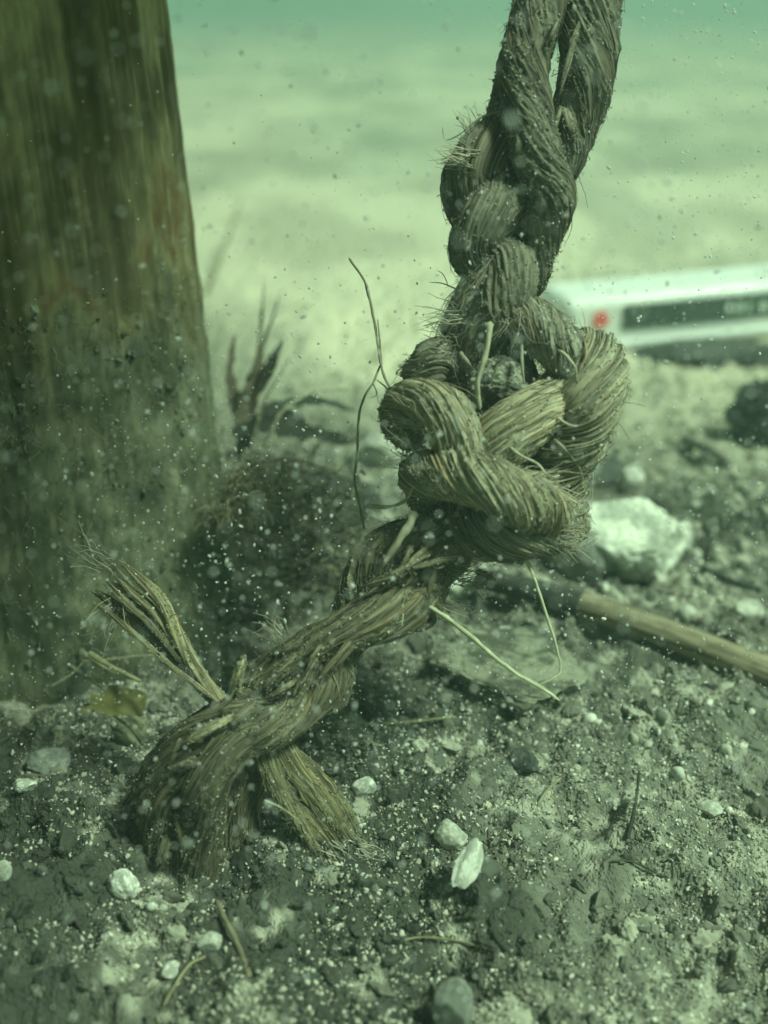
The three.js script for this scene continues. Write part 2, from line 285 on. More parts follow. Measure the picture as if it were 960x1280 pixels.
// ------------------------------------------------------------------ wooden post
{
  const C = V(-0.157, 0, -0.435), post = base('wooden_post', 'thick weathered wooden post standing in the mud, its foot furred with silt', 'post', C);
  const RAD = (y) => lerp(0.0872, 0.0765, clamp((y - 0.05) / 0.19, -0.4, 1.6)) + 0.004 * smoothstep(-y, -0.06, 0.0);
  const relief = (a, y) => { const X = Math.cos(a), Z = Math.sin(a); return 0.0035 * fbm(X * 2, Z * 2, y * 5, 2) + 0.0012 * noise(X * 16, Z * 16, y * 14) + 0.0006 * noise(X * 42, Z * 42, y * 30) + 0.0010 * fbm(X * 14, Z * 14, y * 120, 3) + (y < 0.14 ? 0.003 * Math.max(0, fbm(X * 9, Z * 9, y * 90, 4)) * smoothstep(0.15 - y, 0, 0.04) : 0); };
  const pos = [], col = [], idx = [], m = 620, n = 330, y0 = -0.04, y1 = 0.62;
  for (let j = 0; j <= n; j++) for (let i = 0; i < m; i++) {
    const y = lerp(y0, y1, Math.pow(j / n, 1.15)), a = i / m * 6.28318, X = Math.cos(a), Z = Math.sin(a), q = RAD(y) + relief(a, y);
    pos.push(X * q, y, Z * q);
    const g1 = noise(X * 30, Z * 30, y * 12), g2 = noise(X * 75, Z * 75, y * 22), g3 = fbm(X * 5, Z * 5, y * 34, 5), fl = noise(X * 60, Z * 60, y * 330);
    let c = mix3([0.11, 0.1, 0.045], [0.36, 0.325, 0.17], smoothstep(0.15 * g1 + 0.2 * g2 + 1.1 * g3 + 0.5 * fbm(X * 9, Z * 9, y * 60, 4), -0.45, 0.5));
    const line = 0.142 + 0.05 * g3 + 0.03 * fbm(X * 12, Z * 12, y * 50, 4);                         // growth below a ragged tide line, rusty just above it
    c = mix3(c, [0.16, 0.085, 0.03], 0.75 * smoothstep(y, line - 0.004, line + 0.006) * (1 - smoothstep(y, line + 0.012, line + 0.04)) * smoothstep(g3, -0.2, 0.2));
    const low = 1 - smoothstep(y, line - 0.03, line + 0.012);
    const growth = mix3([0.045, 0.055, 0.032], [0.16, 0.165, 0.105], smoothstep(fbm(X * 6, Z * 6, y * 55, 5) + 0.12 * fl + 0.1 * g1, -0.3, 0.4));
    c = mix3(c, growth, 0.9 * low);
    const d = 1 + 0.25 * fl; col.push(c[0] * d, c[1] * d, c[2] * d);
    if (j) { const b = (j - 1) * m, i2 = (i + 1) % m; idx.push(b + i, b + m + i, b + i2, b + i2, b + m + i, b + m + i2); }
  }
  part('shaft', geo(pos, col, idx), MAT.wood, post);
  const surf = (a, y, l = 0) => { const q = RAD(y) + relief(a, y) + l; return V(Math.cos(a) * q, y, Math.sin(a) * q); };
  // pale crust and flakes grown on the wood round the tide line, fuzz of silt lower down
  const r = rng(77), crust = new THREE.InstancedMesh(plainStone(71, 4, 1.1), MAT.tinted, 500), o = new THREE.Object3D(), c = new THREE.Color();
  for (let i = 0; i < 500; i++) {
    let a, y, t = 0; do { a = 0.2 + 2.3 * r(); y = i < 260 ? 0.09 + 0.06 * r() : 0.15 * r(); } while (t++ < 8 && fbm(a * 9, y * 70, 4, 4) < 0.08);
    const s = 0.0003 + 0.0012 * Math.pow(r(), 2.5); o.position.copy(surf(a, y, s * 0.3)); o.rotation.set(r() * 6, r() * 6, r() * 6); o.scale.set(s * (0.5 + 1.4 * r()), s * (0.5 + r()), s * 0.5); o.updateMatrix(); crust.setMatrixAt(i, o.matrix);
    const k = 0.6 + 0.6 * r(); c.setRGB(...mul3(r() < 0.35 ? [0.30, 0.32, 0.24] : [0.15, 0.155, 0.105], k)); crust.setColorAt(i, c);
  }
  crust.name = 'growth_crust'; crust.userData.kind = 'stuff'; put(crust, post);
  const fuzz = new Threads();
  for (let i = 0; i < 2600; i++) {
    const a = 0.1 + 2.5 * r(), y = 0.145 * Math.pow(r(), 0.9), P = surf(a, y, -0.0003), N = V(Math.cos(a), 0, Math.sin(a)), len = 0.002 + 0.009 * r() * r(), K = 4, pts = [];
    for (let q = 0; q <= K; q++) { const u = q / K; pts.push(P.clone().addScaledVector(N, len * 0.6 * u).add(V(noise(i, u * 2, 5) * len * u, -len * u * (0.8 - 0.5 * r()), noise(i, u * 2, 7) * len * u))); }
    fuzz.add(pts, 0.00016, 0.00006, mul3(r() < 0.3 ? [0.26, 0.26, 0.18] : [0.13, 0.14, 0.09], 0.7 + 0.5 * r()));
  }
  fuzz.build('algae_fuzz', post, 'stuff');
  // feathery clump of silted weed at the foot, on the side towards the rope
  const tuft = new Threads();
  for (let i = 0; i < 900; i++) {
    const cx = [[300, 600], [325, 615], [285, 630], [335, 590], [310, 640], [270, 640]][i % 6], P = at(cx[0] + 26 * (r() - 0.5), cx[1] + 26 * (r() - 0.5), 0.415 + 0.025 * r()).sub(C), len = 0.003 + 0.008 * r(), D = V(r() - 0.35, r() - 0.55, r() * 0.6).normalize(), pts = [];
    for (let q = 0; q <= 5; q++) { const u = q / 5; pts.push(P.clone().addScaledVector(D, len * u).add(V(noise(i, u * 4, 1), noise(i, u * 4, 2), noise(i, u * 4, 3)).multiplyScalar(len * 0.35 * u))); }
    tuft.add(pts, 0.0002 + 0.0002 * r(), 0.0001, mul3(r() < 0.4 ? [0.40, 0.36, 0.22] : [0.22, 0.21, 0.13], 0.7 + 0.5 * r()));
  }
  tuft.build('feathery_weed', post, 'stuff');
}

// ------------------------------------------------------------------ unseen jetty deck, added overhead: placed to shade the post and the mud
{
  const deck = base('added_jetty_deck', 'unseen wooden jetty deck added on the post, placed to shade the post and the mud', 'jetty', V(-0.49, 0.66, 0.03)), g = new RoundedBoxGeometry(1.5, 0.03, 0.14, 2, 0.004), m = new THREE.MeshStandardMaterial({ color: new THREE.Color(0.16, 0.13, 0.08), roughness: 0.9 }), r = rng(5);
  for (let k = 0; k < 8; k++) { const p = part('plank', g, m, deck); p.position.set(0.03 * (r() - 0.5) - 0.02, 0, -0.62 + 0.152 * k); }
  const beam = new RoundedBoxGeometry(0.1, 0.08, 1.3, 2, 0.004), b = part('beam', beam, m, deck); b.position.set(0.333, -0.056, 0);
}

// ------------------------------------------------------------------ the knotted rope
const ropeRoot = base('knotted_rope', 'old fraying natural fibre rope tied in a thick knot beside the wooden post', 'rope', at(600, 560, 0.335));
{
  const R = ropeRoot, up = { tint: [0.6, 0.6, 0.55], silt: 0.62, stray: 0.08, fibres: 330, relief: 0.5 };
  // the three strands above the knot
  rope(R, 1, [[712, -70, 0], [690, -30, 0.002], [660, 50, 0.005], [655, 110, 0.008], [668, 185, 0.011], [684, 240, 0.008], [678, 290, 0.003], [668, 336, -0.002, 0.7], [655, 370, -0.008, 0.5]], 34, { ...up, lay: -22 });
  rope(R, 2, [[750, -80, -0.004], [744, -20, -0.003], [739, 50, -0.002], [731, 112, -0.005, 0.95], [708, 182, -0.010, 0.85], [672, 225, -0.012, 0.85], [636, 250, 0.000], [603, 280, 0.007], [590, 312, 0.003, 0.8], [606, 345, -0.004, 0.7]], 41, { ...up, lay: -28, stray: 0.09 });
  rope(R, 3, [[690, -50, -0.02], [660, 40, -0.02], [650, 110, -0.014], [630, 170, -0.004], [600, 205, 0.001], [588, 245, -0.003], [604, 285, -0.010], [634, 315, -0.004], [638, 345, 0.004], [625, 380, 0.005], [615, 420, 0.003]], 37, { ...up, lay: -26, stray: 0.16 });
  // the neck, furred with silt, and the body hidden inside the knot
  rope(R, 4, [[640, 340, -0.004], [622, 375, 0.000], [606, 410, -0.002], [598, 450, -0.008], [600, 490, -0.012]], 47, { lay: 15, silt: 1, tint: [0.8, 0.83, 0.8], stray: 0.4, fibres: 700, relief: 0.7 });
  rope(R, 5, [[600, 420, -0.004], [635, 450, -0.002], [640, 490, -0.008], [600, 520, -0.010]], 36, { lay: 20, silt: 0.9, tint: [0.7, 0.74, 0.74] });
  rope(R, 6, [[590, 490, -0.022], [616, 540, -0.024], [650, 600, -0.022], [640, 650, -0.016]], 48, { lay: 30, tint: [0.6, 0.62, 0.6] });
  { const g = stoneGeometry(777, [0.011, 0.009, 0.007], 40, 4, 0.25, [[0.1, 0.1, 0.075], [0.3, 0.3, 0.23]]), m = part('mud_lump', g, MAT.stone, R); m.position.copy(at(628, 482, 0.331).sub(R.position)); m.rotation.set(0.2, 0.3, -0.5); }
  // collar running to the bend at the far side
  rope(R, 7, [[625, 398, -0.002], [655, 400, 0.005], [690, 425, 0.008], [718, 452, 0.007], [722, 490, -0.002, 0.8]], 33, { lay: 38, silt: 0.6, stray: 0.2 });
  // the bend
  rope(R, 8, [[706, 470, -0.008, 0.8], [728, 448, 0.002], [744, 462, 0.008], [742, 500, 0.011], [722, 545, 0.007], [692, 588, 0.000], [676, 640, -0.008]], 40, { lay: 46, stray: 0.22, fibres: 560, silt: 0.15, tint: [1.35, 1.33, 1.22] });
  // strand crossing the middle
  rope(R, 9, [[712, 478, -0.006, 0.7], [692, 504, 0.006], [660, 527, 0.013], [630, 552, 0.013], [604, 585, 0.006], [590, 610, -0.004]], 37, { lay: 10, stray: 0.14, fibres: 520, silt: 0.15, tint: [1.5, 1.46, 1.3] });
  // the two lobes at the other side
  rope(R, 10, [[600, 478, -0.012], [566, 452, -0.004], [538, 452, 0.002], [524, 472, -0.006], [530, 500, -0.018]], 29, { lay: 40, silt: 0.6, stray: 0.2 });
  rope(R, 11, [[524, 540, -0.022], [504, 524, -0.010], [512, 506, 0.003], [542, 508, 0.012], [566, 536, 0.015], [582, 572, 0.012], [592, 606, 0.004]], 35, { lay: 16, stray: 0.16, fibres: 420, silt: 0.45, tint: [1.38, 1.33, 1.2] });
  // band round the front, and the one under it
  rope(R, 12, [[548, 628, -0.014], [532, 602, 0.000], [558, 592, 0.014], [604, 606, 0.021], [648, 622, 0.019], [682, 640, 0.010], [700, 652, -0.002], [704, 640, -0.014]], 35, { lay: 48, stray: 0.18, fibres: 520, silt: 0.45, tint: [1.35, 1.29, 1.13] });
  rope(R, 13, [[560, 640, -0.006], [600, 662, 0.004], [648, 674, 0.008], [688, 660, 0.004], [700, 626, -0.002], [690, 590, -0.010]], 33, { lay: 44, stray: 0.24, fibres: 480, tint: [0.9, 0.9, 0.85] });
  // laid rope slanting down from the knot: three strands round one another
  const axis = curveOf([[610, 610, -0.012], [565, 660, -0.008], [510, 715, -0.003], [455, 770, 0], [395, 828, 0.002], [335, 885, 0.003], [285, 925, 0.002], [250, 950, 0]].map(([x, y, o]) => at(x, y, 0.335 - o)));
  for (let q = 0; q < 2; q++) {
    const F = framesOf(axis, 40), pts = [], radii = [];
    for (let j = 0; j <= 40; j += 2) { const u = j / 40, a = q * 3.14 + 0.5 + u * 8.6, h = lerp(27, 22, u) * (1 + 0.25 * noise(u * 9, q * 5, 3)) * PX(0.335), B = F.T[j].clone().cross(F.N[j]); pts.push(F.P[j].clone().addScaledVector(F.N[j], h * Math.cos(a)).addScaledVector(B, h * Math.sin(a)).sub(R.position)); radii.push(lerp(33, 27, u) * (1 + 0.3 * noise(u * 11, q * 7, 9)) * PX(0.335)); }
    strand(R, 20 + q, pts, radii, { lay: [-22, -12][q], fibres: 760, stray: 0.24, silt: [0.55, 0.4][q], tint: [[0.62, 0.6, 0.5], [0.72, 0.69, 0.56]][q] });
  }
  // the strands turn down and go into the mud
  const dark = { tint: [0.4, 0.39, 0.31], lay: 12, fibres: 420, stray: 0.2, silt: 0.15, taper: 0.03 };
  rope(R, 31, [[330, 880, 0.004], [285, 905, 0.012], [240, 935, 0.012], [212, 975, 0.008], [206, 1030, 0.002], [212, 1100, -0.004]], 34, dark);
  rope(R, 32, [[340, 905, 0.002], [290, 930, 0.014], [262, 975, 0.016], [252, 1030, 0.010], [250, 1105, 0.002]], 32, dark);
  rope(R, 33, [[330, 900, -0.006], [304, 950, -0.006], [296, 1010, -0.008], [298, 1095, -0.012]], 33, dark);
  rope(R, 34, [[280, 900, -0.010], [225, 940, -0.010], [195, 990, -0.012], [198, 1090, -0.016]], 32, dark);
  const bundle = (seed, list, rpx, o = {}) => rope(R, seed, list, rpx, { name: 'frayed_bundle', lay: 4, fibres: 90, stray: 0.25, silt: 0.2, taper: 0.2, tint: [1.1, 1.05, 0.88], ...o });
  { const q = rng(808);      // torn yarns lying loosely over the slanting rope, the turned down end and the strands above the knot
    const lay = (n, ax, ay, bx, by, half, len, off, tint) => { for (let k = 0; k < n; k++) {
      const u = q(), w = (q() * 2 - 1), dx = (bx - ax), dy = (by - ay), L = Math.hypot(dx, dy), tx = dx / L, ty = dy / L, x = ax + dx * u - ty * half * w, y = ay + dy * u + tx * half * w, t = (q() - 0.5) * 1.1, cx = tx * Math.cos(t) - ty * Math.sin(t), cy = tx * Math.sin(t) + ty * Math.cos(t), l = len * (0.5 + q()), o = off * Math.sqrt(Math.max(0.1, 1 - 0.85 * w * w)), g = 0.7 + 0.6 * q();
      bundle(100 + k + Math.round(ax), [[x - cx * l, y - cy * l, o - 0.005, 0.3], [x - cx * l * 0.4, y - cy * l * 0.4 + 4 * (q() - 0.5), o + 0.001], [x + cx * l * 0.4, y + cy * l * 0.4 + 4 * (q() - 0.5), o + 0.0012], [x + cx * l, y + cy * l, o - 0.0035 + 0.005 * q() * q(), 0.3]], 2.5 + 6 * q() * q(), { fibres: 30, silt: 0.35, tint: tint.map((c) => c * g), flat: 0.6 });
    } };
    lay(15, 530, 690, 330, 880, 34, 40, 0.0135, [0.75, 0.71, 0.58]); lay(12, 300, 890, 225, 960, 34, 30, 0.020, [0.62, 0.6, 0.5]); lay(5, 220, 960, 225, 1060, 30, 36, 0.012, [0.4, 0.39, 0.3]); lay(8, 690, 40, 660, 220, 40, 34, 0.014, [0.62, 0.62, 0.56]);
  }
  { const q = rng(404);
    for (let k = 0; k < 15; k++) {     // splayed strips reaching up beside the post
      const u = q(), end = [104 + 40 * u + 14 * q(), 742 - 48 * u + 10 * q()], bend = 8 * (q() - 0.5), off = -0.001 - 0.009 * q();
      bundle(40 + k, [[292 - 14 * q(), 882 + 8 * q(), off * 0.5 + 0.002], [lerp(285, end[0], 0.32) + 10 * (q() - 0.5), lerp(880, end[1], 0.30) + 10 * (q() - 0.5), off], [lerp(285, end[0], 0.62) + bend, lerp(880, end[1], 0.62) - 16 * u + bend, off - 0.002], [lerp(285, end[0], 0.85) + bend, lerp(880, end[1], 0.88) + 6 * (q() - 0.5), off - 0.004], [end[0] + 10 * (q() - 0.5), end[1], off - 0.006, 0.4]], 3.6 + 6 * q() * q(), { fibres: 26, silt: 0.3, flat: 0.6, tint: [[1.1, 1.05, 0.85], [0.8, 0.78, 0.62], [1.3, 1.22, 0.95]][k % 3] });
    }
  }
  for (const [k, l] of [[[320, 915, 0.002], [340, 970, 0.004], [362, 1010, 0.002], [392, 1045, 0, 0.7]], [[336, 915, -0.002], [374, 968, 0], [410, 1012, 0], [444, 1054, -0.002, 0.6]], [[350, 925, -0.008], [398, 970, -0.006], [432, 1010, -0.004], [456, 1056, -0.004, 0.5]], [[345, 985, 0.004], [376, 1030, 0.004], [404, 1078, 0.002, 0.8]], [[360, 1000, 0], [402, 1040, 0], [432, 1082, -0.002, 0.8]]].entries())
    bundle(50 + k, l, [13, 15, 7, 9, 11][k], { tint: [0.75, 0.73, 0.52], fibres: 110, flat: 0.5 });
  for (const [k, l] of [[[296, 868, 0.012], [300, 842, 0.016], [306, 818, 0.016, 0.5]], [[288, 872, 0.012], [294, 848, 0.015], [300, 826, 0.017, 0.5]], [[232, 928, 0.022], [268, 908, 0.024], [300, 890, 0.02, 0.6]]].entries()) bundle(60 + k, l, 5, { tint: [1.5, 1.45, 1.2], fibres: 40 });
  // brush of fibres at the ends
  const r = rng(500), brush = new Threads();
  const spray = (x, y, o, dx, dy, n, len, spread, tone) => { for (let i = 0; i < n; i++) { const P = at(x + 26 * (r() - 0.5), y + 26 * (r() - 0.5), 0.335 - o - 0.006 * (r() - 0.5)).sub(R.position), l = len * (0.4 + 0.8 * r()), D = V(dx + spread * (r() - 0.5), -dy + spread * (r() - 0.5), spread * (r() - 0.5)).normalize(), pts = []; for (let q = 0; q <= 6; q++) { const u = q / 6; pts.push(P.clone().addScaledVector(D, l * u).add(V(noise(i + x, u * 2, 1), noise(i + y, u * 2, 2), noise(i, u * 2, 3)).multiplyScalar(l * 0.25 * u))); } brush.add(pts, 0.00014 + 0.00014 * r(), 0.00006, mul3(PALETTE[[0, 1, 3, 4][Math.floor(r() * 4)]], tone * (0.8 + 0.5 * r()))); } };
  spray(408, 1062, 0.002, 0.5, 1, 110, 0.010, 1.1, 1.1); spray(440, 1058, -0.002, 0.6, 0.8, 70, 0.009, 1.0, 1.0); spray(130, 705, -0.006, -1, -0.8, 40, 0.012, 0.7, 1.1); spray(150, 760, -0.01, -0.4, 0.6, 24, 0.012, 0.9, 1.1);
  spray(590, 200, 0.006, -1, -0.2, 60, 0.009, 0.6, 1.2); spray(598, 178, 0.002, -0.6, -1, 26, 0.009, 0.6, 0.8); spray(522, 572, 0.008, -0.7, -0.6, 50, 0.010, 1.2, 1.1); spray(694, 670, 0.010, 0.9, 0.2, 120, 0.009, 1.2, 1.2); spray(700, 635, 0.004, 0.5, -0.3, 80, 0.010, 1.4, 1.2);
  spray(735, 438, 0.01, 0, -1, 14, 0.007, 0.4, 1.0); spray(720, 470, 0.012, -0.3, 1, 40, 0.009, 1.0, 1.2); spray(575, 395, 0.006, -1, 0.1, 30, 0.011, 1.3, 1.1); spray(660, 600, 0.02, 1, 0.1, 60, 0.011, 0.8, 1.3); spray(640, 395, 0.012, 0.3, 0.6, 70, 0.010, 1.6, 0.9); spray(560, 430, 0.008, -0.6, 0.2, 30, 0.008, 1.6, 0.9);
  spray(550, 760, 0, 0.8, 0.6, 30, 0.010, 1.0, 1.0); spray(570, 720, 0, 1, -0.2, 40, 0.010, 1.0, 1.0); spray(350, 800, 0.008, -0.6, -1, 18, 0.010, 0.8, 1.0); spray(180, 985, 0.004, -0.8, 1, 26, 0.008, 1.0, 0.7);
  brush.build('stray_fibres', R, 'stuff');
  // single long fibres and rootlets hanging off the rope
  const straw = [0.42, 0.40, 0.27], loose = (list, w0, w1, c = straw, d = 0.335) => part('loose_fibre', twigGeometry(list.map(([x, y, o = 0]) => at(x, y, d - o).sub(R.position)), w0 * 0.9 * PX(d), w1 * 0.6 * PX(d), c, list[0][0], 0.35), MAT.fibre, R);
  loose([[526, 752, 0.004], [560, 778, 0.008], [590, 800, 0.010], [640, 838, 0.012], [672, 856, 0.012], [700, 876, 0.012]], 3.6, 3.2, [0.46, 0.46, 0.30]);
  loose([[658, 698, 0.006], [672, 730, 0.008], [683, 765, 0.010], [690, 800, 0.010], [698, 838, 0.011], [690, 850, 0.012], [674, 856, 0.012]], 2.6, 1.8, [0.46, 0.45, 0.30]);
  loose([[436, 322, -0.01], [454, 352, -0.01], [463, 378, -0.008], [468, 412, -0.006], [476, 450, -0.004], [482, 470, -0.003], [492, 492, 0]], 2.0, 2.6, [0.20, 0.18, 0.12]);
  loose([[472, 398, -0.006], [474, 425, -0.005], [477, 452, -0.004]], 1.2, 1.6, [0.25, 0.22, 0.14]);
  loose([[476, 455, -0.004], [466, 478, -0.004], [456, 492, -0.006], [450, 520, -0.012], [444, 560, -0.018], [444, 600, -0.02], [450, 630, -0.016], [455, 662, -0.01]], 1.6, 3.6, [0.32, 0.31, 0.2]);
  loose([[466, 478, -0.004], [470, 490, -0.004], [462, 498, -0.003]], 1.3, 1.0, [0.2, 0.18, 0.1]); loose([[470, 474, -0.004], [482, 482, -0.002], [490, 492, 0]], 1.2, 1.4, straw);
  loose([[613, 402, 0.016], [606, 440, 0.018], [601, 480, 0.017], [600, 512, 0.014]], 5, 4.2, [0.36, 0.35, 0.24]);
  loose([[652, 430, 0.014], [652, 455, 0.016], [655, 480, 0.014]], 3, 2.4, [0.28, 0.28, 0.2]); loose([[575, 440, 0.012], [582, 452, 0.014], [592, 462, 0.012]], 4, 2, [0.25, 0.23, 0.16]);
  loose([[700, 438, 0.016], [714, 448, 0.020], [719, 464, 0.019], [716, 482, 0.014]], 2.2, 1.6, [0.45, 0.42, 0.3]);
  loose([[458, 632, -0.004], [486, 634, -0.001], [505, 628, 0.003], [517, 612, 0.010], [518, 600, 0.012]], 3, 2.4, [0.42, 0.41, 0.3]);
  loose([[500, 530, 0.002], [510, 548, 0.006], [522, 566, 0.008]], 2.4, 2, [0.34, 0.33, 0.24]);
  loose([[636, 558, 0.020], [650, 572, 0.022], [672, 580, 0.021], [686, 594, 0.02], [700, 594, 0.017]], 2.6, 1.8, [0.40, 0.39, 0.28]);
  loose([[692, 548, 0.016], [712, 566, 0.014], [726, 585, 0.012], [732, 612, 0.010]], 2.2, 1.0, [0.3, 0.29, 0.2]); loose([[696, 522, 0.018], [712, 530, 0.019], [734, 532, 0.017]], 2.4, 1.8, [0.38, 0.36, 0.26]);
  loose([[770, 502, 0.004], [790, 502, 0.003], [808, 508, 0.001]], 1.4, 0.7, [0.3, 0.27, 0.17]); loose([[702, 660, 0.006], [714, 672, 0.006], [736, 668, 0.002]], 1.6, 0.7, [0.33, 0.22, 0.12]);
  loose([[570, 408, 0.004], [548, 404, 0.006], [528, 408, 0.004]], 2.2, 0.7, [0.25, 0.23, 0.14]); loose([[572, 362, 0], [552, 356, 0], [536, 353, 0]], 1.2, 0.6, [0.2, 0.16, 0.1]); loose([[560, 356, 0], [552, 344, 0], [546, 338, 0]], 0.9, 0.5, [0.2, 0.16, 0.1]);
  loose([[628, 138, 0.004], [600, 150, 0.004], [572, 168, 0.002], [556, 172, 0.002], [553, 158, 0.002]], 1.5, 0.7, [0.3, 0.3, 0.22]); loose([[722, 468, 0.016], [735, 442, 0.016], [730, 424, 0.014]], 3.4, 1.6, [0.28, 0.23, 0.14]);
  loose([[668, 374, 0.004], [686, 382, 0.006], [700, 398, 0.005]], 5, 3.5, [0.22, 0.22, 0.16]); loose([[504, 752, 0.01], [504, 770, 0.012], [502, 784, 0.012]], 1.6, 1.3, [0.36, 0.36, 0.25]);
  loose([[330, 1000, 0.02], [352, 1012, 0.02], [372, 1024, 0.018]], 2, 1.4, [0.3, 0.29, 0.18]); loose([[520, 640, 0.014], [500, 675, 0.018], [480, 700, 0.016], [470, 722, 0.012]], 7, 5, [0.24, 0.225, 0.155]);
  loose([[505, 735, 0.006], [545, 772, 0.004], [500, 790, 0.002], [462, 800, 0]], 6, 7, [0.1, 0.1, 0.07]);
}

// ------------------------------------------------------------------ stones and shells on the bed
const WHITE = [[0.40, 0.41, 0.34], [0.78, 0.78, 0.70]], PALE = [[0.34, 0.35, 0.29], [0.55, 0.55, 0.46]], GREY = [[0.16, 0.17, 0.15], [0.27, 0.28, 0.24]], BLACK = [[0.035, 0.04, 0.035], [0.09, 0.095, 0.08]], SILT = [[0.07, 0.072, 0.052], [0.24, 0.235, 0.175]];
let stoneSeed = 300;
function stone(label, px, py, w, h, colors, { cuts = 7, rough = 0.14, detail = 12, deep = 0.8, sink = 0.32, turn = 0, tip = 0, name = 'stone', category = 'stone', flatten = 1 } = {}) { // px, py: middle of its foot; w, h: size in pixels
  const p = groundAt(px, py), d = p.clone().sub(EYE).dot(FWD), W = w / 2 * PX(d), H = h / 2 * PX(d), g = stoneGeometry(++stoneSeed, [W, H, W * deep], detail, cuts, rough, colors);
  const m = single(name, label, category, g, MAT.stone, p.add(V(0, H * (1 - 2 * sink) * flatten, -W * deep * 0.4)));
  m.rotation.set(tip, turn, 0); return m;
}
stone('large pale angular rock with a bright top edge behind the knot', 790, 718, 160, 116, [[0.42, 0.44, 0.37], [0.74, 0.75, 0.64]], { cuts: 12, sink: 0.12, detail: 40 });
stone('dull grey rock leaning on the front of the large pale rock', 735, 722, 105, 88, GREY, { cuts: 8, sink: 0.15 });
stone('bright white quartz lump perched above the large pale rock', 789, 612, 34, 34, WHITE, { cuts: 6, sink: 0.1, detail: 20 });
stone('small pointed white chip at the outer side of the large pale rock', 852, 690, 26, 44, WHITE, { cuts: 6, sink: 0.1, detail: 20 });
stone('grey boulder under the bend of the rope, beyond the large pale rock', 712, 606, 80, 62, GREY, { cuts: 6 });
stone('dark slab lying between the boulder and the bright quartz lump', 756, 606, 74, 40, BLACK, { cuts: 9, deep: 1.2 });
stone('black rock cut off by the picture edge below the white plastic case', 958, 560, 92, 100, BLACK, { cuts: 9, sink: 0.15, rough: 0.45, detail: 40 });
stone('low dark strip standing in for shade along the front of the white case', 890, 452, 230, 22, BLACK, { cuts: 3, rough: 0.5, detail: 40, deep: 0.5, name: 'case_shade_strip', category: 'shade_strip' });  // near-black strip added in place of the shadow under the case
stone('bright white stone half hidden behind the knot, beyond the dark leaves', 482, 584, 66, 48, WHITE, { cuts: 6, sink: 0.1, detail: 20 });
stone('white stone peeping out under the knot where the slanting rope starts', 578, 742, 58, 50, WHITE, { cuts: 8 });
stone('black weedy rock between the post and the slanting rope', 395, 664, 150, 100, BLACK, { cuts: 6, rough: 0.4, detail: 40 });
stone('silt covered rock standing against the foot of the post', 300, 770, 140, 74, SILT, { cuts: 6, rough: 0.35, detail: 40 });
stone('silt covered rock behind the middle of the slanting rope', 400, 735, 120, 60, SILT, { cuts: 6, rough: 0.35, detail: 40 });
stone('flat silt covered slab with a dark undercut below the long loose fibre', 636, 872, 190, 44, SILT, { cuts: 6, rough: 0.22, deep: 0.9, sink: 0.1, detail: 40, name: 'flat_stone' });
stone('rounded silty stone in the open angle under the slanting rope', 430, 935, 96, 66, SILT, { cuts: 5, rough: 0.3, detail: 40 });
stone('round white pebble on the mud in front of the rope foot', 155, 1122, 40, 46, WHITE, { cuts: 5, sink: 0.16, rough: 0.2 });
stone('small flat white chip lying in the post shadow', 31, 990, 30, 18, WHITE, { cuts: 6, sink: 0.1, detail: 20 });
stone('pale grey pebble tucked against the white shell', 564, 1058, 42, 44, PALE, { cuts: 5, sink: 0.2 });
stone('tiny white pebble just beside the round white pebble', 190, 1138, 15, 13, WHITE, { cuts: 5, sink: 0.1, detail: 3 });
stone('tiny pale pebble next to the tiny white one', 204, 1140, 12, 11, PALE, { cuts: 5, sink: 0.1, detail: 3 });
stone('pale four sided chip near the bottom, uppermost of two', 262, 1188, 34, 24, PALE, { cuts: 7, sink: 0.15 });
stone('white oblong chip near the bottom, lower of two', 214, 1222, 25, 22, WHITE, { cuts: 7, sink: 0.1, turn: 0.7 });
stone('smooth grey pointed stone at the bottom edge of the picture', 567, 1290, 54, 100, GREY, { cuts: 4, sink: 0.2, rough: 0.06 });
stone('white chip on the mud beside the frayed rope end', 455, 996, 30, 30, WHITE, { cuts: 8, sink: 0.12 });
stone('half buried pale pebble at the picture edge below the flat white chip', 3, 1100, 24, 36, PALE, { cuts: 6, sink: 0.15 });
stone('white flake lying on the mud between the two loose fibres', 632, 796, 26, 12, WHITE, { cuts: 5, sink: 0.15 });
stone('pale crumbly stone just beyond the dark end of the stick', 736, 764, 52, 20, PALE, { cuts: 6 });
stone('round pale pebble on the gravel beyond the stick', 858, 778, 26, 26, PALE, { cuts: 4, sink: 0.15 });
stone('ring like pale stone near the picture edge beyond the stick', 938, 770, 42, 26, PALE, { cuts: 5 });
stone('small dark clod alone in the middle of the open mud', 655, 965, 44, 40, BLACK, { cuts: 6, rough: 0.3 });
stone('small pale pebble on the mud under the thick end of the stick', 890, 1018, 34, 18, PALE, { cuts: 5 });
stone('grey mossy pebble behind the flat white chip', 60, 965, 60, 34, GREY, { cuts: 5 });
stone('tiny white speck of shell on the mud near the small pale pebble', 911, 1016, 10, 11, WHITE, { cuts: 5, detail: 3 });
{ // white shell: a cupped oval
  const p = groundAt(583, 1100), g = stoneGeometry(412, [0.0042, 0.0078, 0.0016], 16, 5, 0.16, [[0.42, 0.43, 0.36], [0.72, 0.72, 0.63]]);
  const m = single('shell', 'oval white shell standing on edge on the mud', 'shell', g, MAT.stone, p.add(V(0, 0.0062, 0))); m.rotation.set(-0.5, 0.1, -0.36);
}
